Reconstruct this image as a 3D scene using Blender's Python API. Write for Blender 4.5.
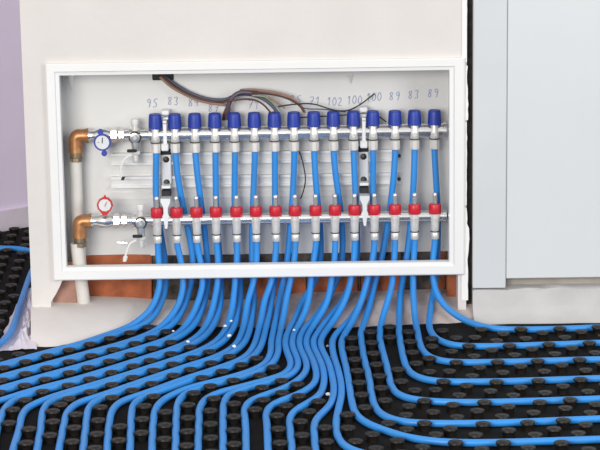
import bpy, math, random
from mathutils import Vector, Matrix
random.seed(7)
for o in list(bpy.data.objects): bpy.data.objects.remove(o)
scn = bpy.context.scene
COL = scn.collection

# ------------------------------------------------------------------ camera
FPX, TILT, ROLL, CAM = 2190.8, math.radians(12.316), math.radians(-0.828), Vector((0, -5.365, 1.421))
ROT = Matrix.Rotation(math.pi/2-TILT, 3, 'X') @ Matrix.Rotation(ROLL, 3, 'Z')
cd = bpy.data.cameras.new('camera'); cam = bpy.data.objects.new('camera', cd); COL.objects.link(cam)
cd.sensor_width = 36; cd.lens = FPX/600*36; cd.clip_start = .05
cam.matrix_world = Matrix.Translation(CAM) @ ROT.to_4x4()
scn.camera = cam
# ------------------------------------------------------------------ light
w = bpy.data.worlds.new('world'); scn.world = w; w.use_nodes = True
bg = w.node_tree.nodes['Background']; bg.inputs[0].default_value = (.95, .97, 1, 1); bg.inputs[1].default_value = .72
def area(name, loc, target, sx, sy, power, col):
    ld = bpy.data.lights.new(name, 'AREA'); ld.shape = 'RECTANGLE'; ld.size = sx; ld.size_y = sy; ld.energy = power; ld.color = col
    o = bpy.data.objects.new(name, ld); COL.objects.link(o); o.location = loc
    o.rotation_euler = (Vector(target)-Vector(loc)).to_track_quat('-Z', 'Y').to_euler(); return o
area('window_light', (-1.9, -6.0, 1.75), (0, 0, .3), 2.6, 1.8, 250, (1, .97, .93))
area('right_area_light', (3.2, -3.4, 1.9), (0.2, 0, .3), 1.2, 2.0, 80, (.92, .96, 1))  # weaker cool area light from the right; no doorway is built there
scn.view_settings.view_transform = 'Standard'; scn.view_settings.look = 'None'
scn.view_settings.exposure = 0.0; scn.view_settings.gamma = 1; scn.view_settings.use_curve_mapping = False

# ------------------------------------------------------------------ helpers
def ray(px, py): return ROT @ Vector(((px-300)/FPX, -(py-225)/FPX, -1))
def W(px, py, Y=0.0):                       # pixel -> point on the upright plane y = Y
    d = ray(px, py); return CAM + d*((Y-CAM.y)/d.y)
def F(px, py, Z=0.0):                       # pixel -> point on the level plane z = Z
    d = ray(px, py); return CAM + d*((Z-CAM.z)/d.z)
def lerp(a, b, t): return a+(b-a)*t
def interp(x, xs, ys):
    if x <= xs[0]: return ys[0]
    for i in range(len(xs)-1):
        if x <= xs[i+1]: return lerp(ys[i], ys[i+1], (x-xs[i])/(xs[i+1]-xs[i]))
    return ys[-1]

def mat(name, col, rough=.5, metal=0, noise=0, scale=20, bump=0, bscale=60, col2=None, trans=0, spec=None, alpha=1, sheen=0):
    m = bpy.data.materials.new(name); m.use_nodes = True; nt = m.node_tree; b = nt.nodes['Principled BSDF']
    def s(k, v):
        if k in b.inputs: b.inputs[k].default_value = v
    s('Base Color', (*col, 1)); s('Roughness', rough); s('Metallic', metal); s('Transmission Weight', trans); s('Alpha', alpha)
    if spec is not None: s('Specular IOR Level', spec)
    tc = nt.nodes.new('ShaderNodeTexCoord')
    if noise or col2:
        n = nt.nodes.new('ShaderNodeTexNoise'); n.inputs['Scale'].default_value = scale; n.inputs['Detail'].default_value = 5
        nt.links.new(tc.outputs['Object'], n.inputs['Vector'])
        r = nt.nodes.new('ShaderNodeValToRGB'); c2 = col2 or tuple(c*(1-noise) for c in col)
        r.color_ramp.elements[0].position = .35; r.color_ramp.elements[1].position = .65
        r.color_ramp.elements[0].color = (*c2, 1); r.color_ramp.elements[1].color = (*col, 1)
        nt.links.new(n.outputs['Fac'], r.inputs[0]); nt.links.new(r.outputs[0], b.inputs['Base Color'])
    if bump:
        n2 = nt.nodes.new('ShaderNodeTexNoise'); n2.inputs['Scale'].default_value = bscale; n2.inputs['Detail'].default_value = 6
        nt.links.new(tc.outputs['Object'], n2.inputs['Vector'])
        bp = nt.nodes.new('ShaderNodeBump'); bp.inputs['Strength'].default_value = bump; bp.inputs['Distance'].default_value = .004
        nt.links.new(n2.outputs['Fac'], bp.inputs['Height']); nt.links.new(bp.outputs[0], b.inputs['Normal'])
    return m

M = dict(
    plaster=mat('plaster', (.70, .655, .62), .9, noise=.05, scale=6, bump=.25, bscale=45),
    chip=mat('plaster_chip', (.82, .80, .77), .9, bump=.4),
    lilac=mat('lilac_paint', (.82, .71, .88), .9, noise=.05, scale=4),
    skirting=mat('pale_skirting', (.80, .71, .80), .6, noise=.1, scale=15),
    door=mat('door_white', (.64, .65, .655), .55, noise=.03, scale=3),
    jamb=mat('jamb_white', (.60, .615, .62), .6, noise=.04, scale=5),
    sill=mat('sill_concrete', (.53, .515, .50), .95, noise=.08, scale=14, bump=.5, bscale=40),
    shadefoam=mat('gap_foam_shade', (.035, .028, .022), .95, noise=.6, scale=60, bump=.8, bscale=80),  # brownish foam backing, with the narrow joint's shade put into its dark colour
    beige=mat('gap_beige', (.42, .38, .33), .9, noise=.2),
    mortar=mat('mortar', (.52, .44, .41), .95, col2=(.36, .31, .29), scale=9, bump=.7, bscale=50),
    brick=mat('terracotta', (.46, .13, .05), .9, col2=(.30, .085, .035), scale=25, bump=.6, bscale=90),
    brickpale=mat('terracotta_dusty', (.45, .25, .19), .95, noise=.3, scale=30, bump=.6),
    rubble=mat('rubble', (.13, .105, .085), .95, col2=(.035, .03, .026), scale=35, bump=1, bscale=60),
    matblack=mat('mat_black', (.010, .009, .008), .9, noise=.4, scale=30, spec=.15),
    nub=mat('nub_black', (.016, .013, .010), .46, col2=(.008, .007, .006), scale=40, spec=.25),
    pipe=mat('pipe_blue', (.026, .26, .70), .42, col2=(.040, .245, .62), scale=14),
    cap=mat('cap_blue', (.016, .045, .34), .45, noise=.12, scale=80),
    red=mat('ring_red', (.62, .018, .035), .4, noise=.1, scale=80),
    chrome=mat('nickel', (.90, .88, .85), .2, .9, noise=.06, scale=60),
    satin=mat('satin_nickel', (.82, .79, .74), .36, .4, noise=.10, scale=90),
    steel=mat('zinc_steel', (.70, .70, .69), .3, .75, noise=.12, scale=50),
    dark=mat('dark_steel', (.06, .06, .06), .45, .5, noise=.3, scale=80),
    rubber=mat('rubber', (.012, .012, .013), .6, noise=.3, scale=80),
    copper=mat('copper', (.55, .27, .11), .4, .6, col2=(.40, .17, .07), scale=60),
    brass=mat('brass_collar', (.36, .27, .17), .4, .8, noise=.25, scale=60),
    whitepipe=mat('white_pipe', (.72, .68, .62), .5, noise=.08, scale=30),
    frame=mat('frame_white', (.80, .785, .76), .45, noise=.02, scale=10),
    panel=mat('panel_zinc', (.70, .69, .665), .45, .25, noise=.08, scale=5),
    rail=mat('rail_zinc', (.80, .80, .79), .4, .25, noise=.06, scale=30),
    whiteplastic=mat('white_plastic', (.82, .80, .76), .4, noise=.05, scale=40),
    dial=mat('dial_face', (.72, .73, .72), .35, noise=.05, scale=60),
    blueplastic=mat('blue_plastic', (.03, .05, .34), .4, noise=.1, scale=60),
    redplastic=mat('red_plastic', (.55, .03, .025), .4, noise=.1, scale=60),
    glass=mat('sight_glass', (.62, .62, .60), .1, trans=.6),
    ink=mat('blue_ink', (.27, .32, .56), .7, noise=.2, scale=200),
    film=mat('plastic_film', (.88, .82, .90), .22, noise=.08, scale=30, trans=.15),
    w_grey=mat('wire_grey', (.075, .08, .12), .5, noise=.15, scale=60),
    w_brown=mat('wire_brown', (.11, .035, .022), .5, noise=.15, scale=60),
    w_orange=mat('wire_tan', (.36, .21, .135), .5, noise=.15, scale=60),
    w_black=mat('wire_black', (.02, .02, .02), .5, noise=.15, scale=60),
    w_violet=mat('wire_violet', (.10, .07, .10), .5, noise=.15, scale=60),
    w_green=mat('wire_green', (.30, .34, .20), .5, noise=.15, scale=60),
)

class MB:
    def __init__(s): s.v = []; s.f = []
    def add(s, vs, fs):
        n = len(s.v); s.v += [Vector(v) for v in vs]; s.f += [tuple(i+n for i in f) for f in fs]; return s
    def box(s, x0, x1, y0, y1, z0, z1, bev=0):
        if bev == 0:
            vs = [(x, y, z) for x in (x0, x1) for y in (y0, y1) for z in (z0, z1)]
            return s.add(vs, [(0, 1, 3, 2), (4, 6, 7, 5), (0, 4, 5, 1), (2, 3, 7, 6), (0, 2, 6, 4), (1, 5, 7, 3)])
        b = bev; vs = []                    # chamfered box
        for x, sx in ((x0, 1), (x1, -1)):
            for y, sy in ((y0, 1), (y1, -1)):
                for z, sz in ((z0, 1), (z1, -1)):
                    vs += [(x, y+sy*b, z+sz*b), (x+sx*b, y, z+sz*b), (x+sx*b, y+sy*b, z)]
        i = lambda X, Y, Z, k: (X*4+Y*2+Z)*3+k
        fs = [(i(0,0,0,0), i(0,0,1,0), i(0,1,1,0), i(0,1,0,0)), (i(1,0,0,0), i(1,1,0,0), i(1,1,1,0), i(1,0,1,0)),
              (i(0,0,0,1), i(1,0,0,1), i(1,0,1,1), i(0,0,1,1)), (i(0,1,0,1), i(0,1,1,1), i(1,1,1,1), i(1,1,0,1)),
              (i(0,0,0,2), i(0,1,0,2), i(1,1,0,2), i(1,0,0,2)), (i(0,0,1,2), i(1,0,1,2), i(1,1,1,2), i(0,1,1,2))]
        for a in (0, 1):
            for c in (0, 1):
                fs += [(i(0,a,c,1), i(0,a,c,2), i(1,a,c,2), i(1,a,c,1)), (i(a,0,c,0), i(a,0,c,2), i(a,1,c,2), i(a,1,c,0)),
                       (i(a,c,0,0), i(a,c,0,1), i(a,c,1,1), i(a,c,1,0))]
                for e in (0, 1): fs.append((i(a,c,e,0), i(a,c,e,1), i(a,c,e,2)))
        return s.add(vs, fs)
    def lathe(s, o, ax, prof, n=14, flute=0):          # prof: (distance along ax, radius)
        o = Vector(o); ax = Vector(ax).normalized()
        u = ax.orthogonal().normalized(); 
        if abs(ax.z) > .9: u = Vector((1, 0, 0))
        v = ax.cross(u); vs = []; fs = []
        for h, r in prof:
            for k in range(n):
                a = 2*math.pi*(k+.5)/n; rr = r*(1-(flute if k % 2 else 0))
                vs.append(o+ax*h+(u*math.cos(a)+v*math.sin(a))*rr)
        for i in range(len(prof)-1):
            for k in range(n): fs.append((i*n+k, i*n+(k+1) % n, (i+1)*n+(k+1) % n, (i+1)*n+k))
        fs += [tuple(range(n))[::-1], tuple(range((len(prof)-1)*n, len(prof)*n))]
        return s.add(vs, fs)
    def tube(s, pts, r, n=10, flat=1):
        pts = [Vector(p) for p in pts]; T = []
        for i in range(len(pts)): T.append((pts[min(i+1, len(pts)-1)]-pts[max(i-1, 0)]).normalized())
        u = T[0].orthogonal().normalized(); vs = []; fs = []
        for i, p in enumerate(pts):
            u = (u-T[i]*u.dot(T[i])).normalized(); v = T[i].cross(u)
            rr = r[i] if isinstance(r, (list, tuple)) else r
            for k in range(n):
                a = 2*math.pi*k/n; vs.append(p+(u*math.cos(a)+v*math.sin(a))*rr)
        for i in range(len(pts)-1):
            for k in range(n): fs.append((i*n+k, i*n+(k+1) % n, (i+1)*n+(k+1) % n, (i+1)*n+k))
        fs += [tuple(range(n))[::-1], tuple(range((len(pts)-1)*n, len(pts)*n))]
        return s.add(vs, fs)
    def prism(s, poly, y0, y1):             # outline in (x, z), pushed from y0 to y1
        n = len(poly); vs = [(x, y0, z) for x, z in poly]+[(x, y1, z) for x, z in poly]
        return s.add(vs, [tuple(range(n)), tuple(range(n, 2*n))[::-1]]+[(k, k+n, (k+1) % n+n, (k+1) % n) for k in range(n)])
    def mesh(s, name, m, smooth=True):
        me = bpy.data.meshes.new(name); me.from_pydata([tuple(v) for v in s.v], [], s.f); me.update()
        import bmesh
        bm = bmesh.new(); bm.from_mesh(me); bmesh.ops.recalc_face_normals(bm, faces=bm.faces); bm.to_mesh(me); bm.free()
        me.materials.append(m)
        if smooth:
            for p in me.polygons: p.use_smooth = len(p.vertices) <= 4
            try: me.set_sharp_from_angle(angle=math.radians(40))
            except Exception: pass
        return me
    def build(s, name, m, parent=None, smooth=True, label=None):
        o = bpy.data.objects.new(name, s.mesh(name, m, smooth)); COL.objects.link(o)
        if parent:
            o.parent = parent
            p = parent; loc = Vector((0, 0, 0))
            while p: loc += p.location; p = p.parent
            o.location = -loc                     # vertices are written in world metres
        if label: o['label'] = label
        return o
def tag(o, label, cat, group=None, kind=None):
    o['label'] = label; o['category'] = cat
    if group: o['group'] = group
    if kind: o['kind'] = kind
    return o
def empty(name, loc, label, cat, group=None):
    o = bpy.data.objects.new(name, None); COL.objects.link(o); o.location = loc; o.empty_display_size = .05
    return tag(o, label, cat, group)
def struct(o, label, cat): o['kind'] = 'structure'; return tag(o, label, cat)
def smooth_path(ctrl, step=.009, relax=3):
    P = [Vector(p) for p in ctrl]; P = [P[0]*2-P[1]]+P+[P[-1]*2-P[-2]]; out = []
    for i in range(1, len(P)-2):
        p0, p1, p2, p3 = P[i-1:i+3]; L = (p2-p1).length; n = max(2, int(L/step))
        t0 = 0; t1 = max(1e-5, (p1-p0).length**.5); t2 = t1+max(1e-5, L**.5); t3 = t2+max(1e-5, (p3-p2).length**.5)
        for k in range(n):
            t = t1+(t2-t1)*k/n
            A1 = p0*((t1-t)/(t1-t0))+p1*((t-t0)/(t1-t0)); A2 = p1*((t2-t)/(t2-t1))+p2*((t-t1)/(t2-t1)); A3 = p2*((t3-t)/(t3-t2))+p3*((t-t2)/(t3-t2))
            B1 = A1*((t2-t)/(t2-t0))+A2*((t-t0)/(t2-t0)); B2 = A2*((t3-t)/(t3-t1))+A3*((t-t1)/(t3-t1))
            out.append(B1*((t2-t)/(t2-t1))+B2*((t-t1)/(t2-t1)))
    out.append(P[-2])
    for _ in range(relax):
        out = [out[0]]+[out[i]*.5+(out[i-1]+out[i+1])*.25 for i in range(1, len(out)-1)]+[out[-1]]
    return out
ORD = ['first', 'second', 'third', 'fourth', 'fifth', 'sixth', 'seventh', 'eighth', 'ninth', 'tenth', 'eleventh', 'twelfth', 'thirteenth', 'fourteenth', 'fifteenth']
def roll(px, x0=155): return -.0145*(px-x0)            # rows on the wall climb slightly to the right in the picture

# ================================================================== setting
floor = MB().box(-3, 3, -7, 1.5, -.06, 0).build('floor', M['matblack'], smooth=False)
struct(floor, 'black plastic floor heating mat with rows of round nubs', 'floor')

XL, XR = W(29, 230, 0).x, W(466.5, 150, 0).x
xo1, xo2 = W(61, 270, 0).x, W(458, 240, 0).x
zt = W(256, 64, 0).z
mb = MB().prism([(XL, -.02), (W(50, 300, 0).x, -.02), (W(51, 302, 0).x, W(51, 302, 0).z), (W(56, 294, 0).x, W(56, 294, 0).z), (W(60, 286, 0).x, W(60, 286, 0).z), (xo1+.004, W(64, 279, 0).z), (xo1, W(62, 270, 0).z), (xo1, 2.4), (XL, 2.4)], 0, .15).box(xo2, XR, 0, .15, -.02, 2.4).box(xo1, xo2, 0, .15, zt, 2.4).box(XL, XR, .15, .26, -.02, 2.4)
wall = mb.build('wall_back', M['plaster'], smooth=False); struct(wall, 'cream plastered wall pier around the white manifold cabinet', 'wall')
# ragged plaster along the right arris of the pier
mb = MB()
for a, b in ((0, 62), (66, 120), (122, 205), (208, 300)):
    pts = []; n = max(4, int((b-a)/5)); off = .0012
    for k in range(n+1):
        z = W(467, lerp(a, b, k/n), 0).z; off = max(.0003, min(.0045, off+random.uniform(-.002, .002)))
        if 224 < lerp(a, b, k/n) < 250: off = .0065+random.uniform(-.001, .001)
        pts.append((XR+off, z))
    mb.prism([(XR-.012, pts[0][1])]+pts+[(XR-.012, pts[-1][1])], -.003, .012)
mb.build('plaster_edge', M['chip'], wall, smooth=False, label='ragged white plaster edge')
# exposed masonry under the cabinet
def brick(x0, x1, y0, y1, Y, m, dep=.03):
    a = W(x0, y1, Y); b = W(x1, y0, Y)
    mbb = MB().box(a.x, b.x, Y, Y+dep, a.z, b.z, .003)
    for v in mbb.v: v += Vector((random.uniform(-.0015, .0015), random.uniform(-.0015, .0015), random.uniform(-.0015, .0015)))
    return mbb.build('brick', m, wall, smooth=False)
brick(86, 151, 254, 306, .118, M['brick'])
brick(51, 76, 262, 309, .045, M['brickpale'])
brick(256, 306, 270, 300, .118, M['brick']); brick(308.5, 358, 269.5, 299, .118, M['brick']); brick(360.5, 402, 268, 297, .118, M['brick'])
brick(434, 446, 250, 300, .119, M['brick']); brick(447, 458.5, 270, 301, .06, M['brick'])
brick(404, 432, 247, 298, .124, M['rubble']); brick(153, 254, 250, 308, .128, M['rubble']); brick(256, 402, 250, 268, .128, M['rubble'])

# far lilac wall on the left, beyond the pier
a = F(-75, 246); b = F(60, 221)
d = (b-a).normalized(); a = a-d*1.5; b = b+d*.5; nrm = Vector((-d.y, d.x, 0))
def slab(p, q, th, z0, z1):
    m_ = MB(); vs = [p, q, q+nrm*th, p+nrm*th]
    return m_.add([(v.x, v.y, z0) for v in vs]+[(v.x, v.y, z1) for v in vs], [(0, 3, 2, 1), (4, 5, 6, 7), (0, 1, 5, 4), (1, 2, 6, 5), (2, 3, 7, 6), (3, 0, 4, 7)])
struct(slab(a+nrm*.012, b+nrm*.012, .1, -.02, 2.4).build('wall_left', M['lilac'], smooth=False), 'lilac painted wall beyond the left side of the pier', 'wall')
struct(slab(a, b, .011, -.01, .062).build('baseboard_left', M['skirting'], smooth=False), 'pale pinkish skirting strip at the foot of the lilac wall', 'baseboard')

# right: jamb, door leaf, sill, foam strip coloured with the joint's shade
xj0, xj1 = W(473, 150, 0).x, W(506.5, 150, 0).x
zs = W(490, 284.5, 0).z
struct(MB().box(xj0, xj1, 0, .12, zs-.01, 2.4, .002).build('trim_1', M['jamb'], smooth=False), 'pale grey door jamb beside the dark joint', 'trim')
zd = W(560, 277.5, .012).z
struct(MB().box(xj1+.001, 2.2, .007, .055, zd, 2.35, .002).build('door_1', M['door'], smooth=False), 'plain white door leaf right of the cabinet', 'door')
mb = MB().box(xj1, 2.2, .045, .055, zs-.02, zd-.001)
struct(mb.build('trim_2', M['beige'], smooth=False), 'beige strip in the gap under the white door', 'trim')
struct(MB().box(XR+.001, xj0-.001, .022, .09, .03, 2.4).build('trim_3', M['shadefoam'], smooth=False), 'dark foam strip, joint shade in its colour, between plastered pier and door jamb', 'trim')
mb = MB(); n = 40; xs = [lerp(xj0, 2.2, k/n) for k in range(n+1)]
prof = [(.06, zs-.012), (-.003, zs-.011), (-.006, zs-.014), (-.010, .035), (-.028, .014), (-.055, .002), (-.06, -.02), (.06, -.02)]
vs = []; 
for k, x in enumerate(xs):
    for y, z in prof: vs.append((x, y+random.uniform(-.004, .004)*(y < 0), z+random.uniform(-.003, .003)*(0 > y > -.05)))
m_ = len(prof); fs = [(i*m_+k, i*m_+(k+1) % m_, (i+1)*m_+(k+1) % m_, (i+1)*m_+k) for i in range(n) for k in range(m_)]
fs += [tuple(range(m_)), tuple(range(n*m_, (n+1)*m_))[::-1]]
struct(mb.add(vs, fs).build('trim_4', M['sill']), 'rough pale concrete sill under the white door', 'trim')

# mortar bed at the foot of the pier
FEDGE = ([26, 45, 60, 100, 140, 170, 200, 300, 400, 440, 485], [346, 348, 347, 337, 327, 325, 327, 330, 326, 324, 322])
def bed(pa, pb, n, m, name, label, zs_, pw, amp):
    mb = MB(); rows = 10; vs = []; cols = [lerp(pa, pb, k/n) for k in range(n+1)]
    for px in cols:
        fr = F(px, interp(px, *FEDGE), 0); zb = interp(px, *zs_); q = interp(px, *pw); bk = W(px, 290, .117)
        for r in range(rows+1):
            t = r/rows; y = lerp(.117, fr.y, t); x = lerp(bk.x, fr.x, t)
            z = zb*(1-t**q)+(random.uniform(-amp, amp) if 0 < r < rows else 0)
            if r == rows: z = -.004
            vs.append((x, y+(random.uniform(-.006, .006) if r == rows else 0), z))
    R1 = rows+1; fs = [(i*R1+r, i*R1+r+1, (i+1)*R1+r+1, (i+1)*R1+r) for i in range(n) for r in range(rows)]
    o = mb.add(vs, fs).build(name, m); o['kind'] = 'structure'; tag(o, label, 'mortar')
bed(31, 176, 22, M['plaster'], 'plaster_fillet', 'whitish plaster fillet at the lower left foot of the pier', ([20, 80, 130, 150, 176], [.052, .046, .040, .034, .032]), ([20, 90, 140, 176], [3.2, 2.8, 1.8, 1.6]), .0012)
bed(170, 478, 42, M['mortar'], 'mortar_bed', 'rough grey mortar bed sloping out below the cabinet', ([170, 260, 300, 440, 470], [.028, .032, .046, .050, .046]), ([170, 420, 470], [1.6, 1.6, 2.6]), .0022)

# ================================================================== cabinet
cab = empty('manifold_cabinet', (W(256, 275, 0).x, 0, W(256, 275, 0).z), 'white framed recessed manifold cabinet in the plastered wall', 'cabinet')
TL, TR, BL, BR = W(46, 62.5), W(466.5, 58), W(53.5, 279.5), W(462.5, 273.8)
x0, x1 = (TL.x+BL.x)/2, (TR.x+BR.x)/2; z1, z0 = (TL.z+TR.z)/2, (BL.z+BR.z)/2
PX = .0025
rings = [(0, 0), (0, -.010), (.003, -.013), (.022, -.013), (.024, -.009), (.033, -.008), (.034, .002), (.034, .012), (.0, .0)]
mb = MB(); vs = []
for ins, y in rings[:-1]:
    vs += [(x0+ins, y, z0+ins), (x1-ins*1.15, y, z0+ins), (x1-ins*1.15, y, z1-ins*.9), (x0+ins, y, z1-ins*.9)]
fs = []
for i in range(len(rings)-2):
    for k in range(4): fs.append((i*4+k, i*4+(k+1) % 4, (i+1)*4+(k+1) % 4, (i+1)*4+k))
k4 = (len(rings)-2)*4
for k in range(4): fs.append((k4+k, k4+(k+1) % 4, (k+1) % 4, k))
mb.add(vs, fs).build('frame', M['frame'], cab, smooth=False)
xi0, xi1, zi1 = x0+.026, x1-.026, z1-.022
zpb = W(256, 254, .12).z
back = MB().box(xi0, xi1, .120, .122, zpb, zi1).build('back_panel', M['panel'], cab, smooth=False)
MB().box(xi0-.0015, xi0, .012, .122, zpb-.02, zi1).build('side_panel', M['panel'], cab, smooth=False)
MB().box(xi1, xi1+.0015, .012, .122, zpb-.02, zi1).build('side_panel', M['panel'], cab, smooth=False)
MB().box(xi0, xi1, .012, .122, zi1, zi1+.0015).build('top_panel', M['panel'], cab, smooth=False)
# cable knock-out in the top of the back panel, two stamped tabs
c = W(163, 77, .119); mb = MB().box(c.x-.027, c.x+.027, .1165, .1199, c.z-.008, c.z+.022, .002); mb.build('cable_opening', M['rubber'], back, smooth=False)
for px in (71, 350):
    c = W(px, 79, .118); MB().prism([(c.x-.006, c.z+.01), (c.x+.007, c.z+.01), (c.x+.002, c.z-.012-(px < 100)*.02)], .116, .1199).build('stamped_tab', M['steel'], back, smooth=False)
# mounting rails across the back
for ya, yb in ((153.5, 165), (177, 188)):
    A = W(111, ya, .108); B = W(401, yb-4.2, .108); mid = (A.z+B.z)/2
    za, zb_ = W(256, ya-2.1, .108).z, W(256, yb-2.1, .108).z
    r_ = MB().box(A.x, B.x, .112, .1198, zb_, za).build('mounting_rail', M['panel'], cab, smooth=False)
    MB().box(A.x, B.x, .104, .112, za-.006, za).build('lip', M['rail'], r_, smooth=False)
    MB().box(A.x, B.x, .104, .112, zb_, zb_+.005).build('lip', M['rail'], r_, smooth=False)
    e = W(399, (ya+yb)/2-3.5, .11); MB().lathe((e.x, .1125, e.z), (0, -1, 0), [(0, .005), (.004, .005), (.005, .003)], 8).build('bolt', M['dark'], r_)
for yy in (168.5, 173.5, 193, 199):
    A = W(113, yy, .118).x; B = W(398, yy, .118).x; z = W(256, yy-2, .118).z
    MB().box(A, B, .1175, .1199, z-.002, z+.002).build('pressed_rib', M['panel'], back, smooth=False)

# handwritten loop lengths
DG = {'0': [[(.5, 1), (.15, .8), (.1, .3), (.4, 0), (.8, .2), (.85, .7), (.5, 1)]], '1': [[(.2, .7), (.55, 1), (.5, 0)]],
      '2': [[(.1, .8), (.4, 1), (.8, .8), (.5, .4), (.1, 0), (.9, .05)]], '3': [[(.1, .9), (.6, 1), (.8, .8), (.4, .55), (.8, .3), (.5, 0), (.1, .1)]],
      '4': [[(.3, 1), (.1, .45), (.8, .5)], [(.7, .8), (.6, 0)]], '5': [[(.9, 1), (.3, .95), (.25, .6), (.7, .55), (.8, .2), (.4, 0), (.1, .1)]],
      '7': [[(.1, .95), (.85, 1), (.4, 0)], [(.25, .5), (.75, .55)]], '8': [[(.5, .5), (.15, .75), (.5, 1), (.8, .8), (.5, .5), (.15, .25), (.45, 0), (.85, .2), (.5, .5)]],
      '9': [[(.8, .7), (.5, .5), (.15, .7), (.4, 1), (.8, .85), (.75, .4), (.6, 0)]]}
NUM = [(152.5, 103, '95'), (173.5, 101, '83'), (194, 102, '84'), (214, 107.5, '87'), (254, 104.5, '71'), (296, 99.5, '85'), (315, 101, '71'), (335, 101.5, '102'),
       (355, 100, '100'), (374.5, 97, '100'), (395, 96, '89'), (414, 94.5, '83'), (433.5, 93, '89')]
for px, py, s_ in NUM:
    c = W(px, py, .119); hgt = .0215; wd = .0125 if len(s_) > 2 else .0145; mb = MB()
    for k, ch in enumerate(s_):
        ox = c.x+(k-len(s_)/2)*wd*1.1+wd*.05; oz = c.z-hgt/2+random.uniform(-.001, .001); sl = random.uniform(.08, .2)
        for st in DG[ch]:
            P_ = smooth_path([(ox+(u+sl*(v-.5))*wd*.85, .1192, oz+v*hgt) for u, v in st], .003, 1); mb.tube(P_, .00085, 5)
    mb.build('handwritten_number', M['ink'], back, label='handwritten blue number '+s_)

# ================================================================== manifolds
UX = [155.5, 175, 195, 215, 234.5, 254.5, 274.5, 294, 314, 333.5, 353.5, 373, 395, 414.5, 434.5]
LX = [157, 176.5, 196.5, 216, 236.5, 256, 275.7, 295, 315.6, 335, 354.6, 374.4, 395, 414.6, 435]
YU, YL = .074, .040                    # depth of the upper and the lower bar
def hexring(mb, o, ax, h0, h1, r, n=6): mb.lathe(o, ax, [(h0, r*.9), (h0+.0012, r), (h1-.0012, r), (h1, r*.9)], n)

up = empty('return_manifold', W(280, 131, YU), 'upper nickel manifold with fifteen blue valve caps', 'manifold')
lo = empty('supply_manifold', W(280, 216, YL), 'lower nickel manifold with fifteen red flow meter rings', 'manifold')
zu, zl = W(256, 133.2, YU).z, W(256, 218.6, YL).z
def bar(parent, z, Y, r, pxa, pxb):
    A = W(pxa, 131, Y).x; B = W(pxb, 131, Y).x
    prof = [(0, r*.8), (.002, r), (B-A-.012, r), (B-A-.011, r*1.12), (B-A-.002, r*1.12), (B-A, r)]
    MB().lathe((A, Y, z), (1, 0, 0), prof, 20).build('bar', M['chrome'], parent)
    MB().lathe((B-.002, Y, z), (1, 0, 0), [(0, r*.7), (.003, r*.7), (.004, r*.5)], 12).build('end_plug', M['dark'], parent)
bar(up, zu, YU, .0185, 148, 447.5); bar(lo, zl, YL, .0145, 148, 447)
vz = lambda px, py, Y: W(px, py+roll(px), Y).z
def vcopy(o, dx, parent):
    c_ = o.copy(); COL.objects.link(c_); c_.parent = parent; return c_
pro = None
for i, px in enumerate(UX):
    X = W(px, 135, YU-.011).x; y = YU-.011
    if pro is None:
        Z = [W(px, q, y).z-zu for q in (114, 128.5, 143.5, 145, 152.5)]
        b_ = MB(); b_.lathe((0, 0, 0), (0, 0, 1), [(Z[2], .0085), (Z[2]+.004, .0118), (Z[1]-.012, .0118), (Z[1]-.009, .0098), (Z[1]+.002, .0098)], 14)
        b_.lathe((0, -.009, (Z[1]+Z[2])/2-.004), (0, -1, 0), [(0, .0055), (.0035, .0055), (.0035, .0035), (.002, .003)], 10)
        n_ = MB(); hexring(n_, (0, 0, 0), (0, 0, 1), Z[4]-.001, Z[2]+.001, .0125, 8)
        c_ = MB().lathe((0, 0, 0), (0, 0, 1), [(Z[1], .0160), (Z[1]+.0015, .0175), (Z[1]+.012, .0172), (Z[0]-.008, .0162), (Z[0]-.0015, .0152), (Z[0], .0138), (Z[0]-.0012, .011), (Z[0]-.0012, .004)], 26, .045)
        k_ = MB().lathe((0, 0, 0), (0, 0, 1), [(Z[2]+.0012, .0128), (Z[2]+.0016, .0134), (Z[2]+.0034, .0134), (Z[2]+.0038, .0120)], 12)
        pro = (b_.mesh('valve', M['satin']), n_.mesh('nut', M['satin']), c_.mesh('cap', M['cap']), k_.mesh('clip', M['dark']))
    v = bpy.data.objects.new('valve', pro[0]); COL.objects.link(v); v.parent = up
    v.location = Vector((X, y, zu))-up.location
    nt_ = bpy.data.objects.new('nut', pro[1]); COL.objects.link(nt_); nt_.parent = v
    kp = bpy.data.objects.new('clip', pro[3]); COL.objects.link(kp); kp.parent = v
    cp = bpy.data.objects.new('cap', pro[2]); COL.objects.link(cp); cp.parent = v; cp['label'] = 'blue ribbed valve cap'
pro = None
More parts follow.
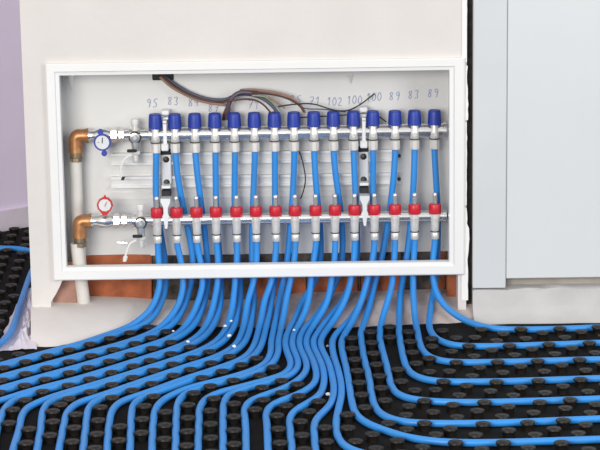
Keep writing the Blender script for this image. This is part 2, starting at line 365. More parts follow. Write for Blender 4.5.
for i, px in enumerate(LX):
    X = W(px, 215, YL-.009).x; y = YL-.009
    if pro is None:
        Z = [W(px, q, y).z-zl for q in (197, 207.5, 217, 236, 242.5)]
        b_ = MB().lathe((0, 0, 0), (0, 0, 1), [(Z[3], .0090), (Z[3]+.003, .0100), (Z[2]-.030, .0106), (Z[2]-.014, .0116), (Z[2]-.013, .0126), (Z[2]+.003, .0126)], 14)
        n_ = MB(); hexring(n_, (0, 0, 0), (0, 0, 1), Z[4]-.001, Z[3]+.001, .0108, 8)
        c_ = MB().lathe((0, 0, 0), (0, 0, 1), [(Z[2]-.001, .0150), (Z[2]+.0008, .0162), (Z[1]-.004, .0160), (Z[1]-.001, .0148), (Z[1], .010)], 22, .06)
        g_ = MB().lathe((0, 0, 0), (0, 0, 1), [(Z[1]-.004, .0058), (Z[0]-.006, .0058), (Z[0]-.001, .005), (Z[0], .003)], 12)
        t_ = MB().lathe((0, 0, 0), (0, 0, 1), [(Z[1]-.002, .0016), (Z[0]-.007, .0016)], 6).lathe((0, 0, 0), (0, 0, 1), [(Z[0]-.006, .0063), (Z[0]-.002, .0063), (Z[0]+.001, .0045)], 10)
        k_ = MB().lathe((0, 0, 0), (0, 0, 1), [(Z[3]+.0012, .0112), (Z[3]+.0016, .0118), (Z[3]+.0032, .0118), (Z[3]+.0036, .0104)], 12)
        pro = (b_.mesh('flow_meter', M['satin']), n_.mesh('nut', M['satin']), c_.mesh('ring', M['red']), g_.mesh('sight_tube', M['glass']), t_.mesh('indicator', M['steel']), k_.mesh('clip', M['dark']))
    v = bpy.data.objects.new('flow_meter', pro[0]); COL.objects.link(v); v.parent = lo; v.location = Vector((X, y, zl))-lo.location
    for nm, me in zip(('nut', 'ring', 'sight_tube', 'indicator', 'clip'), pro[1:]):
        q = bpy.data.objects.new(nm, me); COL.objects.link(q); q.parent = v
        if nm == 'ring': q['label'] = 'red plastic ring'
# left-hand fittings of both bars
def fittings(parent, Y, z, pys, upper):
    wx = lambda p: W(p, 140, Y).x
    # ball valve body, unions and tee
    mb = MB().lathe((wx(86), Y, z), (1, 0, 0), [(0, .014), (.001, .0155), (.010, .0155), (.011, .0125), (.022, .0135), (.03, .0175), (.05, .0175), (.058, .0135), (.062, .0135)], 16)
    mb.build('ball_valve', M['chrome'], parent)
    mb = MB(); hexring(mb, (wx(111), Y, z), (1, 0, 0), 0, .016, .0185); mb.lathe((wx(111)+.016, Y, z), (1, 0, 0), [(0, .012), (.02, .012)], 14)
    hexring(mb, (wx(119), Y, z), (1, 0, 0), 0, .014, .0165); mb.build('union_nut', M['chrome'], parent)
    mb = MB().lathe((wx(124), Y, z), (1, 0, 0), [(0, .012), (.012, .0125), (.014, .017), (.040, .017), (.042, .013), (wx(150)-wx(124), .013)], 16); mb.build('tee', M['chrome'], parent)
    # copper elbow and collar
    ex = wx(75.5) if upper else wx(76.5); cpts = [Vector((wx(88.5), Y, z)), Vector((wx(84), Y, z))]
    for k in range(0, 7):
        a = math.pi/2*k/6; cpts.append(Vector((ex+.010-.010*math.sin(a), Y, z-.010+.010*math.cos(a))))
    cpts.append(Vector((ex, Y, z-.042)))
    rr = [.0195, .0165]+[.0172]*7+[.0185]
    el = MB().tube(cpts, rr, 16); el.build('elbow', M['copper'], parent, label='copper elbow')
    mb = MB(); hexring(mb, (ex, Y, z-.066), (0, 0, 1), 0, .012, .0175, 8); mb.lathe((ex, Y, z-.054), (0, 0, 1), [(0, .0155), (.013, .0155)], 14); mb.build('collar', M['brass'], parent)
    # drain cock
    dx = wx(135.5 if upper else 138.5)
    mb = MB().lathe((dx, Y-.004, z+.012), (0, 0, 1), [(0, .009), (.010, .009), (.011, .0075), (.016, .0075)], 12); mb.build('vent_body', M['satin'], parent)
    MB().lathe((dx, Y-.004, z+.027), (0, 0, 1), [(0, .0085), (.002, .0098), (.013, .0098), (.015, .008)], 12, .04).build('vent_cap', M['whiteplastic'], parent)
    dc = MB().lathe((dx, Y-.008, z-.008), (0, 0, -1), [(0, .010), (.012, .011), (.022, .0095), (.030, .0095)], 12).lathe((dx, Y-.012, z-.004), (0, -1, 0), [(0, .0125), (.010, .0125), (.011, .009), (.008, .0065), (.012, .005)], 14)
    d_ = dc.build('drain_cock', M['steel'], parent)
    MB().lathe((dx, Y-.011, z-.004), (0, -1, 0), [(0, .0130), (0, .0162), (.005, .0162), (.006, .0140), (.0055, .0126)], 16).build('ring', M['dark'], d_)
    m1 = MB(); hexring(m1, (dx, Y-.008, z-.048), (0, 0, 1), 0, .009, .0125); m1.lathe((dx, Y-.008, z-.070), (0, 0, 1), [(0, .0065), (.002, .008), (.008, .008), (.009, .006), (.012, .006), (.013, .0078), (.022, .0078)], 12)
    m1.build('hose_tail', M['satin'], d_)
    MB().box(dx-.021, dx+.004, Y-.022, Y-.016, z-.041, z-.033, .002).build('lever', M['rubber'], d_, smooth=False)
    return dx
du = fittings(up, YU, zu, None, True); dl = fittings(lo, YL, zl, None, False)
def plate(mb, c, y0, y1, poly): mb.prism([(c.x+x, c.z+z) for x, z in poly], y0, y1)
# upper gauge: blue ring with two ears; lower gauge: red handle with round face
c = W(102.3, 142.3, YU-.03); y = YU-.030
g = MB().lathe((c.x, y+.02, c.z), (0, -1, 0), [(0, .006), (.014, .006), (.014, .0215), (.022, .0215), (.022, .0175), (.020, .0175)], 24)
for sx, sz, rr in ((-.004, .0265, .0075), (.004, -.0285, .0075)):
    plate(g, c, y-.001, y+.006, [(sx+rr*math.cos(a*math.pi/5), sz+rr*math.sin(a*math.pi/5)) for a in range(10)])
gu = g.build('gauge_handle', M['blueplastic'], up, label='blue ring handle with ears')
f_ = MB().lathe((c.x, y+.0005, c.z), (0, -1, 0), [(0, .0178), (.0015, .0178), (.0015, .0168)], 24); f_.build('dial', M['dial'], gu)
n1 = MB(); plate(n1, c, y-.0025, y-.0012, [(-.001, -.002), (.001, -.002), (.0015, .012), (.0, .013)]); plate(n1, c, y-.0022, y-.0012, [(-.012, -.0005), (-.008, -.0005), (-.008, .0005), (-.012, .0005)]); n1.build('needle', M['rubber'], gu, smooth=False)
c = W(104.8, 205.2, YL-.028); y = YL-.028
g = MB().lathe((c.x, y+.02, c.z), (0, -1, 0), [(0, .006), (.012, .006), (.012, .0205), (.021, .0205), (.021, .016), (.0195, .016)], 10)
plate(g, c, y-.0005, y+.006, [(-.018, -.008), (-.006, -.026), (.004, -.026), (.018, -.008), (.01, -.014), (-.01, -.014)])
plate(g, c, y+.001, y+.006, [(-.005, .018), (.005, .018), (.001, .027)])
gl = g.build('gauge_handle', M['redplastic'], lo, label='red gauge handle')
MB().lathe((c.x, y+.0006, c.z), (0, -1, 0), [(0, .0163), (.0012, .0163), (.0012, .015)], 20).build('dial', M['dial'], gl)
n1 = MB(); plate(n1, c, y-.002, y-.0008, [(-.001, -.003), (.001, -.003), (.006, .009), (.005, .0095)]); n1.build('needle', M['redplastic'], gl, smooth=False)
# retaining straps of the drain caps
def strap(parent, Y, pts):
    P_ = smooth_path([W(a, b, Y) for a, b in pts], .005); MB().tube(P_, .0028, 8).build('cap_strap', M['whiteplastic'], parent)
strap(up, YU-.012, [(133, 154.5), (127, 156.5), (122.5, 162), (120.5, 170), (121.5, 177.5)])
c = W(122.5, 178.5, YU-.012); MB().lathe((c.x, c.y, c.z-.004), (.3, 0, 1), [(0, .004), (.008, .005), (.009, .003)], 8).build('strap_cap', M['dark'], up)
strap(lo, YL-.012, [(136, 240.5), (131, 242), (128, 248), (126, 254), (124.5, 260)])
c = W(124.6, 259, YL-.012); MB().lathe((c.x, c.y, c.z-.006), (.2, 0, 1), [(0, .005), (.012, .0065), (.014, .004)], 8).build('strap_cap', M['whiteplastic'], lo)
c = W(122, 242.3, YL-.005); MB().lathe((c.x-.012, c.y, c.z), (1, 0, -.1), [(0, .002), (.012, .003), (.013, .006), (.018, .006), (.019, .002), (.026, .002)], 6).build('valve_key', M['steel'], lo)

# white riser pipes below the copper elbows
P_ = smooth_path([W(75.5, 158, YU), W(76.5, 190, YU), W(78.5, 235, YU+.005), W(81, 270, YU+.01), W(83.5, 303, YU+.01)], .02)
tag(MB().tube(P_, .0152, 16).build('riser_pipe', M['whitepipe']), 'off-white riser pipe under the upper copper elbow, behind the lower one', 'pipe', 'riser pipes')
P_ = smooth_path([W(76.7, 243, YL), W(78.5, 260, YL), W(81, 278, YL+.004), W(83.5, 300, YL+.01), W(84.5, 310, YL+.015)], .02)
tag(MB().tube(P_, .0165, 16).build('riser_pipe', M['whitepipe']), 'white riser pipe under the lower copper elbow, beside the large brick', 'pipe', 'riser pipes')

# brackets holding both bars
for px, lab in ((166.5, 'zinc mounting bracket between the first and second valves from the left'), (363.5, 'zinc mounting bracket between the eleventh and twelfth valves')):
    dx = roll(px); o = empty('mounting_bracket', W(px, 175+dx, .1), lab, 'bracket', 'manifold brackets')
    X = W(px, 170, .1).x; zz = lambda q, Y: W(px, q+dx, Y).z
    st = MB().box(X-.0125, X+.0125, .094, .1035, zz(197, .1), zz(141, .1), .002).build('strap', M['rail'], o, smooth=False)
    for q in (159.5, 182.5): MB().lathe((X, .095, zz(q, .095)), (0, -1, 0), [(0, .0085), (.002, .0085), (.0022, .0065), (.007, .0062), (.008, .004)], 8).build('bolt', M['dark'], st)
    MB().box(X-.0135, X+.0135, .088, .1035, zz(156, .075), zz(150.5, .075), .002).build('rubber_pad', M['rubber'], o, smooth=False)
    MB().box(X-.0115, X+.0115, .060, .0935, zz(197.5, .06), zz(190.5, .06), .002).build('rubber_pad', M['rubber'], o, smooth=False)
    # upper clamp: saddle, front tongue, head
    xu = W(px-1.4 if px < 300 else px, 120, YU).x; zq = lambda q: zz(q, YU)
    u_ = MB(); u_.prism([(xu-.0045, zq(122)), (xu+.0045, zq(122)), (xu+.004, zq(128)), (xu+.0045, zq(143)), (xu-.0045, zq(143)), (xu-.004, zq(128))], YU-.0235, YU-.0195)
    u_.box(xu-.0105, xu+.0105, YU+.003, .1, zq(115.8), zq(110.5), .002).box(xu-.0105, xu+.0105, YU+.003, .1, zq(121.6), zq(117.2), .002)
    u_.box(xu-.0045, xu+.0045, YU-.0235, YU+.004, zq(122.6), zq(119.5)).box(X-.009, X+.009, YU-.02, .0935, zq(150), zq(142.5), .002); u_.build('clamp', M['rail'], o, smooth=False)
    l_ = MB(); l_.prism([(X-.0125, zz(199, YL-.02)), (X+.0125, zz(199, YL-.02)), (X+.012, zz(202.5, YL-.02)), (X+.0055, zz(208, YL-.02)), (X+.0055, zz(214, YL-.02)), (X+.009, zz(217, YL-.02)), (X+.0055, zz(221, YL-.02)), (X+.003, zz(229, YL-.02)),
              (X-.003, zz(229, YL-.02)), (X-.0055, zz(221, YL-.02)), (X-.009, zz(217, YL-.02)), (X-.0055, zz(214, YL-.02)), (X-.0055, zz(208, YL-.02)), (X-.012, zz(202.5, YL-.02))], YL-.020, YL-.016)
    l_.box(X-.0115, X+.0115, YL-.018, .0935, zz(201.5, YL), zz(198, YL), .001).box(X-.0115, X+.0115, YL+.02, .0935, zz(190.5, YL), zz(187.5, YL), .001)
    l_.build('clamp', M['rail'], o, smooth=False)

# ================================================================== blue pipes
PR = .0081
ZNU, ZNL = W(UX[0], 152.5, YU-.011).z-.0022, W(LX[0], 242.5, YL-.009).z-.0022
def eff(px, py): return py+.0145*(px-300)
def P3(px, py, back):
    e = eff(px, py)
    if e >= 331: return F(px, py, PR+.0005)
    yf = F(px, 331-.0145*(px-300), PR).y
    if back: Y = interp(e, [262, 282, 295, 305, 312, 321, 331], [.072, .064, .040, .010, -.016, -.052, yf])
    else: Y = interp(e, [262, 282, 295, 305, 312, 321, 331], [.031, .024, .002, -.022, -.038, -.062, yf])
    p = W(px, py, Y)
    if p.z < PR: p = F(px, py, PR+.0005)
    return p
def offset(pts, k):                    # sideways shift on the floor, right-hand side of travel positive
    out = []
    for i, p in enumerate(pts):
        t = pts[min(i+1, len(pts)-1)]-pts[max(i-1, 0)]; t.z = 0
        if t.length < 1e-6: out.append(p.copy()); continue
        t.normalize(); out.append(p+Vector((t.y, -t.x, 0))*k)
    return out
PIPES = {}
LANE = {   # two pipes lie side by side in each diagonal lane: (key of left/back pipe, its tail), (key of right/front pipe, its tail), centre line
 1: (('S1', []), ('R1', []), [(160, 298), (152, 314), (138, 325), (110, 335.5), (80, 345.5), (40, 356), (0, 367), (-40, 378), (-110, 398)]),
 2: (('S2', []), ('R2', []), [(183, 302), (176, 316), (164, 328), (150, 335.5), (130, 343), (80, 357), (40, 368), (0, 379), (-60, 396)]),
 3: (('S3', []), ('R3', []), [(202, 300), (196, 316), (187, 329), (170, 340), (150, 347), (130, 353), (80, 368), (40, 379), (0, 390.5), (-50, 405)]),
 4: (('S4', [(0, 401), (-30, 410)]), ('R4', [(24, 396), (13, 401), (5, 408), (0, 420), (-4, 435), (-8, 470)]), [(218, 300), (214, 316), (207, 330), (195, 341), (175, 350), (130, 364.5), (80, 380), (45, 389)]),
 5: (('S5', [(56, 396), (40, 402), (28, 407), (22, 415), (19, 430), (13, 450), (8, 470)]), ('R5', [(60, 397.5), (49, 402), (43, 411), (41, 427), (37, 450), (34, 470)]),
     [(237, 300), (234, 316), (229, 330), (218, 343), (205, 350.5), (189, 356.5), (130, 375.5), (80, 390.5)]),
 6: (('S6', [(100, 397), (80, 402), (68, 411), (64, 424), (59, 450), (55, 470)]), ('R6', [(105, 397), (94, 402), (88, 410), (86, 425), (83, 450), (81, 470)]),
     [(251, 300), (249, 316), (246, 331), (240, 344), (229, 353), (213, 360), (189, 367.5), (133, 386.5)]),
 7: (('S7', [(150, 392.5), (133, 397.5), (120, 402), (112.5, 410), (109, 425), (107, 450), (105, 470)]), ('R7', [(153, 393.5), (142, 398), (135, 402.5), (132, 410), (131, 425), (130, 450), (129, 470)]),
     [(268, 298), (266, 312), (262.5, 328), (259, 342), (254, 352), (244, 360.5), (220, 369.5), (189, 379.5), (167, 387.5)]),
 8: (('R8', [(190, 388), (177, 393), (163, 400), (156, 408), (153, 425), (152, 450), (151, 470)]), ('S8', [(202, 387.5), (190, 391.5), (182, 396.5), (177.5, 405), (176, 425), (175.5, 450), (175, 470)]),
     [(283, 298), (281, 312), (277.5, 328), (275, 343), (274.5, 352), (271, 361), (263, 368), (250, 373.5), (222, 381.5)]),
 9: (('R9', [(220, 392.5), (207, 398), (200, 407), (199, 420), (198, 450), (197.5, 470)]), ('S9', [(237, 391), (228, 395), (224, 402.5), (223, 420), (223, 450), (222.5, 470)]),
     [(306, 300), (301, 314), (293, 329), (288.5, 342), (291, 353), (294.5, 362), (293.5, 369), (285, 376.5), (262, 383), (242, 388.5)]),
}
SRC = {'S1': [(157, 241), (158.5, 262), (161, 282)], 'R1': [(155.5, 152), (156, 200), (161, 235), (165.5, 262), (166.5, 282)],
 'S2': [(176.5, 241), (181.5, 262), (184, 282)], 'R2': [(175, 152), (178, 180), (184, 210), (189, 235), (193.5, 262), (191.5, 282)],
 'S3': [(196.5, 241), (200.5, 262), (204, 282)], 'R3': [(195, 152), (198, 180), (202, 210), (205, 235), (207.5, 262), (208, 282)],
 'S4': [(216, 241), (218.5, 262), (218, 282)], 'R4': [(215, 152), (216, 200), (218, 240), (220, 262), (221, 282)],
 'S5': [(236.5, 241), (237, 262), (235, 282)], 'R5': [(234.5, 152), (234.5, 200), (236, 240), (238, 262), (240, 282)],
 'S6': [(256, 241), (257, 262), (254, 282)], 'R6': [(254.5, 152), (253.5, 190), (252, 235), (252, 262), (253, 282)],
 'S7': [(275.7, 241), (275, 262), (272, 282)], 'R7': [(274.5, 152), (275, 200), (276, 240), (276, 262), (275, 282)],
 'R8': [(294, 152), (293, 190), (290, 230), (287, 262), (283, 282)], 'S8': [(295, 241), (294.5, 262), (290, 282)],
 'S9': [(315.6, 241), (313.5, 262), (310.5, 282)], 'R9': [(314, 152), (316, 185), (320, 225), (320.5, 262), (315.5, 282)],
 'S10': [(335, 241), (334.5, 262), (331, 282)], 'R10': [(333.5, 152), (335.5, 175), (340, 205), (342.5, 235), (342, 262), (336, 282)],
 'S11': [(354.6, 241), (354, 262), (350.5, 282)], 'R11': [(353.5, 152), (355, 185), (357, 230), (357, 262), (351, 282)],
 'S12': [(374.4, 241), (372.5, 262), (366.5, 282)], 'R12': [(373, 152), (373, 200), (374, 240), (374, 262), (368, 282)],
 'S13': [(395, 241), (394, 262), (393, 282)], 'R13': [(395, 152), (393.5, 180), (389, 215), (385, 240), (381, 262), (375, 282)],
 'S14': [(414.6, 241), (413.5, 262), (413, 282)], 'R14': [(414.5, 152), (413.5, 185), (411, 220), (406, 262), (402, 282)],
 'S15': [(435, 238), (432.5, 262), (433, 282)], 'R15': [(434.5, 152), (436, 180), (438, 215), (437.5, 250), (437, 266), (435.5, 282)]}
SING = {
 'R10': [(326, 302), (314, 319), (304, 331), (299.5, 342), (301, 351), (305, 359), (307, 367), (303, 376), (292, 384.5), (275, 392), (257, 398), (248, 402.5), (244.5, 410), (245.5, 425), (246, 450), (246, 470)],
 'S10': [(328.5, 300), (321, 314), (311, 328), (306, 340), (307.5, 349), (312, 358), (315.5, 367), (316.5, 377), (314, 384.5), (306, 390.5), (295, 396), (278, 402), (269, 407), (266, 413), (267, 425), (268, 450), (268.5, 470)],
 'R11': [(342, 302), (329, 318), (319, 331), (313, 342), (314, 349), (318, 357), (322, 366), (324.2, 376), (323.5, 386), (319, 396), (310, 402), (300, 407.5), (293, 412), (289.5, 418), (290, 428), (292, 450), (293, 470)],
 'S11': [(346, 299), (338, 314), (327, 330), (320.5, 342), (322, 350), (326, 358), (330, 368), (332.7, 379), (334, 390), (332.5, 400), (328, 408), (320, 415), (315, 421), (314, 430), (315.5, 450), (316, 470)],
 'R12': [(362, 300), (352, 318), (341, 329), (333, 339), (332.3, 347), (334, 357), (338, 370), (341, 383), (341.5, 395), (338.5, 409), (336, 424), (337.5, 436), (343, 445), (357, 452), (390, 459), (450, 463), (700, 460)],
 'S12': [(362.5, 299), (356, 313), (348, 329), (341.5, 342), (342.5, 352), (346, 367), (349, 384), (351, 397), (354, 410), (359, 418), (368, 424), (385, 430.5), (410, 438), (440, 442), (480, 443), (600, 439.5), (700, 436)],
 'R13': [(371, 300), (366, 318), (361, 332), (362, 345), (364.5, 360), (369, 377), (371.5, 394), (374, 404), (378, 411.5), (386, 417.5), (397, 421), (410, 422.8), (480, 423.5), (600, 419), (700, 415)],
 'S13': [(388, 300), (383, 316), (380, 330), (380.5, 342), (384, 356), (388, 371), (391, 385), (395, 392), (401, 396.5), (415, 400), (440, 402), (480, 402.5), (600, 399), (700, 395)],
 'R14': [(400, 300), (399, 318), (399, 332), (401, 346), (404, 360), (408, 370), (416, 377), (432, 381), (480, 382), (600, 378.5), (700, 375)],
 'S14': [(413.5, 300), (415, 318), (417.5, 332), (420, 344), (424.5, 353), (433, 359), (446, 362), (480, 362.5), (600, 359.5), (700, 356)],
 'R15': [(432, 300), (430, 314), (429, 325), (432, 334), (440, 341), (453, 345.5), (480, 346.5), (600, 343), (700, 339.5)],
 'S15': [(437, 296), (446, 308), (460, 318), (480, 326), (500, 329.3), (550, 329.3), (600, 327.5), (700, 324)]}
def source(key):
    bk = key[0] == 'R'; i = int(key[1:])-1; out = []
    for k, (a, b) in enumerate(SRC[key]):
        if k == 0:
            out.append(Vector((W(UX[i], 135, YU-.011).x, YU-.011, ZNU)) if bk else Vector((W(LX[i], 215, YL-.009).x, YL-.009, ZNL)))
            out.append(out[0]-Vector((0, 0, .009)))
        else: out.append(P3(a, b, bk) if b > 262 else W(a, b, .072 if bk and b > 185 else (YU-.011 if bk else YL-.009)))
    return out
for ln, (L, R_, cen) in LANE.items():
    for (key, tail), sg in ((L, 1), (R_, -1)):
        bk = key[0] == 'R'; c3 = offset([P3(a, b, bk) for a, b in cen], sg*(PR+.0006))
        PIPES[key] = source(key)+c3+[P3(a, b, bk) for a, b in tail]
for key, pts in SING.items(): PIPES[key] = source(key)+[P3(a, b, key[0] == 'R') for a, b in pts]
for k, pts in PIPES.items():             # every pipe runs on past the picture's edge
    d = pts[-1]-pts[-2]; d.z = 0; pts.append(pts[-1]+d.normalized()*.5)
KEYS = sorted(PIPES, key=lambda k: (k[0], int(k[1:])))
import numpy as np
PATH = {k: np.array([tuple(p) for p in smooth_path(PIPES[k], .009, 4)], dtype=np.float32) for k in KEYS}
def spread(iters, relax):               # neighbouring pipes press each other aside until none interpenetrate
    ids = np.concatenate([np.full(len(PATH[k]), n) for n, k in enumerate(KEYS)]); ends = np.cumsum([len(PATH[k]) for k in KEYS])
    A = np.concatenate([PATH[k] for k in KEYS]); need = 2*PR+.0009; fixed = np.zeros(len(A), bool); st = 0
    for e in ends: fixed[st:st+3] = True; st = e
    n = len(A); ii, jj = [], []
    for k in range(0, n, 256):
        D = np.abs(A[k:k+256, None, :]-A[None]).max(2); q = np.argwhere((D < .05) & (ids[k:k+256, None] < ids[None])); ii.append(q[:, 0]+k); jj.append(q[:, 1])
    ii = np.concatenate(ii); jj = np.concatenate(jj)
    inner = np.ones(n, bool); inner[0] = False; inner[ends-1] = False; inner[ends[:-1]] = False
    for it in range(iters):
        d = A[ii]-A[jj]; L = np.linalg.norm(d, axis=1); hit = L < need; a_, b_ = ii[hit], jj[hit]
        v = d[hit]/np.maximum(L[hit], 1e-5)[:, None]*((need-L[hit])*.5)[:, None]
        mv = np.zeros_like(A); ct = np.zeros(n); np.add.at(mv, a_, v); np.add.at(mv, b_, -v); np.add.at(ct, a_, 1); np.add.at(ct, b_, 1)
        mv /= np.maximum(ct*.6, 1)[:, None]; mv[fixed] = 0; A = A+mv
        if relax and it % 3 == 0:
            B = A.copy(); B[1:-1] = A[1:-1]*.7+(A[:-2]+A[2:])*.15; B[~inner] = A[~inner]; B[fixed] = A[fixed]; A = B
        A[:, 2] = np.maximum(A[:, 2], PR+.0003)
    st = 0
    for k, e in zip(KEYS, ends): PATH[k] = A[st:e]; st = e
spread(45, True); spread(15, False)
CENT = []
def course(key):
    i = int(key[1:])
    if i <= 4: return 'sweeping left out of view'
    if i >= 13 or key == 'S12': return 'turning right'
    if key == 'R12': return 'bending right at the bottom edge'
    return 'running toward the viewer'
for key in KEYS:
    P_ = [Vector(tuple(float(c) for c in p)) for p in PATH[key]]; i = int(key[1:])-1
    o = MB().tube(P_, PR, 12).build('heating_pipe', M['pipe'])
    what = 'blue-capped valve' if key[0] == 'R' else 'red-ringed flow meter'
    tag(o, f'blue pipe under the {ORD[i]} {what} from the left, {course(key)}', 'pipe', 'blue heating pipes')
    CENT += [p for p in P_ if p.z < .045]
# one more blue pipe looping behind the left corner of the pier
P_ = smooth_path([F(-140, 265, PR), F(-70, 254, PR), F(-10, 248.5, PR), F(12, 248.5, PR), F(26, 250, PR), F(36, 253, PR), F(39.5, 257.5, PR), F(36, 264, PR), F(31, 273, PR+.001), F(26, 287, PR+.003), F(21, 302, PR+.007), F(16, 319, PR+.008), F(10, 333, PR+.008), F(2, 342, PR+.006), F(-12, 350, PR+.003), F(-45, 362, PR), F(-150, 372, PR)], .012, 3)
tag(MB().tube(P_, PR, 12).build('heating_pipe', M['pipe']), 'blue pipe looping round behind the left edge of the pier, over clear film', 'pipe', 'blue heating pipes'); CENT += P_; CORNER = P_

# ================================================================== nubs of the mat
nb = MB().lathe((0, 0, 0), (0, 0, 1), [(0, .0132), (.0095, .0130), (.0150, .0168), (.0185, .0156), (.0178, .0095), (.0192, .007)], 9)
nub_me = nb.mesh('nub', M['nub'])
TH, PH = math.radians(2.604), .0955/2
cs, sn = math.cos(TH), math.sin(TH)
cell = {}
for p in CENT: cell.setdefault((int(p.x//.05), int(p.y//.05)), []).append(p)
def near(x, y):
    cx, cy = int(x//.05), int(y//.05); return [p for a in (-1, 0, 1) for b_ in (-1, 0, 1) for p in cell.get((cx+a, cy+b_), [])]
def split_x(y): return F(336, 400).x+(y+.6)*.02
def vis(x, y):
    v = ROT.transposed() @ (Vector((x, y, .02))-CAM); return 300+FPX*v.x/-v.z, 225-FPX*v.y/-v.z
spots = []; NR = .0149; NTOP = .0185
for ox, oy, side in ((.5573, -.6463, 1), (-.1054, -.8123, -1)):
    q = CAM+(Vector((ox, oy, .022))-CAM)*((NTOP-CAM.z)/(.022-CAM.z)); ox, oy = q.x, q.y
    for i in range(-60, 61):
        for j in range(-60, 60):
            if (i+j) % 2: continue
            x = ox+(i*cs-j*sn)*PH; y = oy+(i*sn+j*cs)*PH
            if (x > split_x(y)) != (side > 0): continue
            if not (-1.7 < x < 1.6 and -1.6 < y < 1.1): continue
            if y > -.075 and x > XL-.03: continue
            if y > (a.y+(b.y-a.y)*(x-a.x)/(b.x-a.x))-.02: continue
            ok = False; bx_, by_ = x, y
            for sx_, sy_ in ((0, 0), (.024, -.024), (-.024, .024), (.024, .024), (-.024, -.024)):
                x, y = bx_+sx_, by_+sy_; px0, py0 = x, y
                for _ in range(30):
                    worst = None
                    for p in near(x, y):
                        d2 = math.hypot(p.x-x, p.y-y)
                        if d2 < NR+PR and (worst is None or d2 < worst[0]): worst = (d2, p)
                    if worst is None: ok = math.hypot(x-px0, y-py0) < .018; break
                    d2, p = worst; k = (NR+PR+.0003-d2)/max(d2, 1e-4); x += (x-p.x)*k; y += (y-p.y)*k
                if ok and not any(math.hypot(x-q[0], y-q[1]) < .042 for q in spots[-500:]): break
                ok = False
            if not ok: continue
            if x > XL-.04 and y > -.5:
                qx, qy = vis(x, y); 
                if qx < 480 and F(qx, interp(qx, *FEDGE), 0).y-(.05 if qx < 130 else .012) < y: continue
            q_ = vis(x, y)
            if x < XL+.05 and 283 < q_[1] < 352 and q_[0] > interp(q_[1], [285, 302, 319, 333, 342, 352], [26, 21, 16, 10, 2, -4])-3: continue
            if x > xj0-.05 and y > -.122: continue
            spots.append((x, y))
rest = []
inview = sorted([s for s in spots if -14 < vis(*s)[0] < 614 and vis(*s)[1] < 462], key=lambda s: (Vector((s[0], s[1], 0))-CAM).length)
keep = set(inview[:300])
for s in spots:
    if s in keep:
        o = bpy.data.objects.new('nub', nub_me); COL.objects.link(o); o.parent = floor; o.location = (s[0], s[1], 0); o.rotation_euler.z = random.uniform(0, .7)
    else: rest.append(s)
mb = MB()
for x, y in rest: mb.add([v+Vector((x, y, 0)) for v in nb.v], nb.f)
if rest:
    o = mb.build('nubs', M['nub'], floor); o['kind'] = 'stuff'

# ================================================================== cables in the cabinet
def wire(pts, r, m, label, nm='electric_cable'):
    P_ = smooth_path([W(a_, b_, y_) for a_, b_, y_ in pts], .006, 2)
    return tag(MB().tube(P_, r, 8).build(nm, M[m]), label, 'cable', 'cables in the cabinet')
wire([(164, 76, .108), (176, 85, .102), (190, 93, .098), (204, 98, .095), (216, 100, .092), (226, 99.5, .09), (236, 95, .088), (245, 94, .085), (258, 96.5, .08), (268, 102, .075), (275, 109, .073), (278, 114, .073)], .0044, 'w_grey', 'thick grey cable drooping from the top opening to the seventh blue cap')
wire([(160, 77, .104), (170, 86, .098), (182, 93, .094), (196, 99.5, .09), (210, 103, .088), (222, 104.5, .086), (229, 106, .086), (231, 113, .09)], .0036, 'w_orange', 'tan cable drooping lowest from the top opening')
wire([(162, 76, .095), (174, 86.5, .088), (188, 94.5, .084), (202, 99.5, .08), (215, 102, .078), (226, 101.5, .066), (236, 100, .064), (248, 99, .066), (258, 101, .066), (265, 106, .064), (271, 113, .066)], .0024, 'w_brown', 'brown wire bent down between the sixth and seventh blue caps')
wire([(227, 119, .088), (227.5, 110, .078), (229.5, 102, .074), (234, 95.5, .072), (240, 92, .07), (250, 92.5, .069), (258, 93.5, .069)], .0058, 'w_violet', 'thick dark sheath looping up beside the fifth blue cap')
wire([(223.5, 120, .094), (224.5, 113, .09), (227, 108, .09)], .0042, 'w_brown', 'short brown cable standing between fourth and fifth blue caps')
wire([(240, 90, .08), (250, 89.5, .082), (262, 90.5, .082), (276, 92.5, .078), (288, 96, .08), (296, 101, .082), (303, 108, .084), (305, 113, .084)], .0030, 'w_orange', 'tan wire arching highest toward the ninth blue cap')
wire([(252, 92.5, .060), (266, 93.5, .064), (280, 96, .068), (292, 100.5, .07), (300, 106, .072), (304, 112, .073)], .0026, 'w_brown', 'brown wire arching just under the tan one')
wire([(252, 95.5, .058), (262, 96, .062), (270, 99, .07), (275, 105, .07), (280, 108, .071)], .0022, 'w_green', 'pale green wire ending above the seventh blue cap')
wire([(268, 96.5, .066), (274, 100, .066), (280, 104.5, .067), (285, 108, .07)], .0024, 'w_orange', 'short tan wire ending at the eighth blue cap')
wire([(278, 106.5, .064), (288, 105, .066), (298, 104, .068), (308, 103.5, .07), (318, 105, .07), (328, 108.5, .072), (338, 110.8, .072), (348, 110.5, .074), (357, 106.5, .08), (364, 102, .09), (370, 97, .1), (374, 94, .108)], .0018, 'w_black', 'thin black wire dipping above the tenth cap and rising right', 'thin_wire')
wire([(300, 107, .075), (308, 109, .072), (318, 109, .07), (330, 110, .072), (346, 112, .074)], .0015, 'w_grey', 'thin grey wire lying along the tops of ninth and tenth caps', 'thin_wire')
wire([(300, 117.5, .09), (320, 116.5, .09), (345, 115, .09), (366, 113.5, .09), (380, 117, .09), (386, 122, .09)], .0016, 'w_black', 'dark wire running behind the blue caps on the right', 'thin_wire')
wire([(297, 147, .09), (301, 156, .088), (304, 168, .088), (305.5, 180, .088), (303.5, 191, .088), (300.5, 199, .09)], .0016, 'w_black', 'thin dark wire hanging in front of the rails beside the eighth pipe', 'thin_wire')

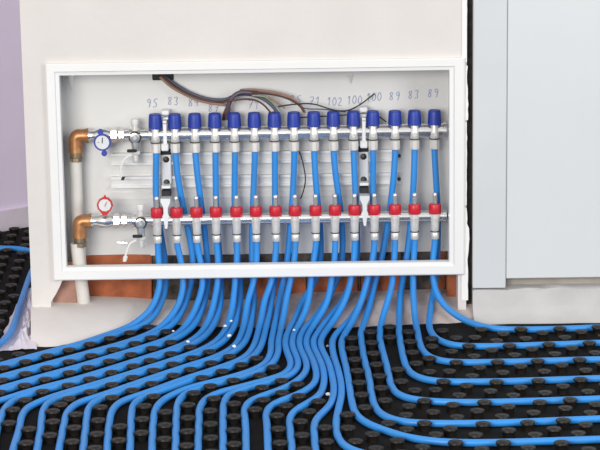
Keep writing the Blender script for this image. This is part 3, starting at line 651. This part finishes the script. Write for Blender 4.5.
# ================================================================== clear film by the pier corner
mb = MB(); nu, nv = 16, 18; vs = []
rnd = random.Random(3)
for i in range(nu+1):
    for j in range(nv+1):
        u, v = i/nu, j/nv
        q0 = F(lerp(22, -4, v), lerp(292, 352, v)); q1 = F(lerp(31, 38, v), lerp(288, 350, v)); p = q0.lerp(q1, u)
        if p.x > XL-.006 and p.y > -.012: p.x = XL-.006
        edge = min(1, 4*min(u, 1-u)+.15)*min(1, 4*min(v, 1-v)+.15)
        h = edge*(.012+.022*abs(math.sin(7*u+3.1*v+1.3*math.sin(9*v)))*rnd.uniform(.5, 1.2))*(.2+.8*u)
        if min(math.hypot(p.x-q.x, p.y-q.y) for q in CORNER) < .02: h = 0
        vs.append((p.x+rnd.uniform(-.003, .003), p.y+rnd.uniform(-.004, .004), .002+h))
fs = [(i*(nv+1)+j, (i+1)*(nv+1)+j, (i+1)*(nv+1)+j+1, i*(nv+1)+j+1) for i in range(nu) for j in range(nv)]
o = mb.add(vs, fs).build('plastic_film', M['film'], smooth=False)
sd = o.modifiers.new('thickness', 'SOLIDIFY'); sd.thickness = .0006
tag(o, 'crumpled clear plastic film at the left corner of the pier', 'plastic film')

# plaster crumbs between the pipes
for n_, (px, py, z, r) in enumerate([(173, 331, .020, .0035), (188, 341.5, .020, .004), (225, 326, .024, .004), (231, 321, .03, .004), (229, 335.5, .020, .0055), (234, 346, .019, .005), (294, 330, .022, .0035), (327.5, 346, .004, .004), (331, 357, .004, .004), (328, 394, .005, .006), (321.5, 400.5, .005, .007)]):
    c = F(px, py, z); rr = random.Random(n_); mb = MB().lathe(c-Vector((0, 0, r*.5)), (0, 0, 1), [(0, r*.6), (r*.4, r), (r*.8, r*.8), (r*1.1, r*.3)], 6)
    for v in mb.v: v += Vector((rr.uniform(-r, r), rr.uniform(-r, r), rr.uniform(-r, r)))*.25
    tag(mb.build('plaster_crumb', M['chip'], smooth=False), 'tiny white plaster crumb lying among the blue pipes', 'crumb', 'plaster crumbs among the pipes')
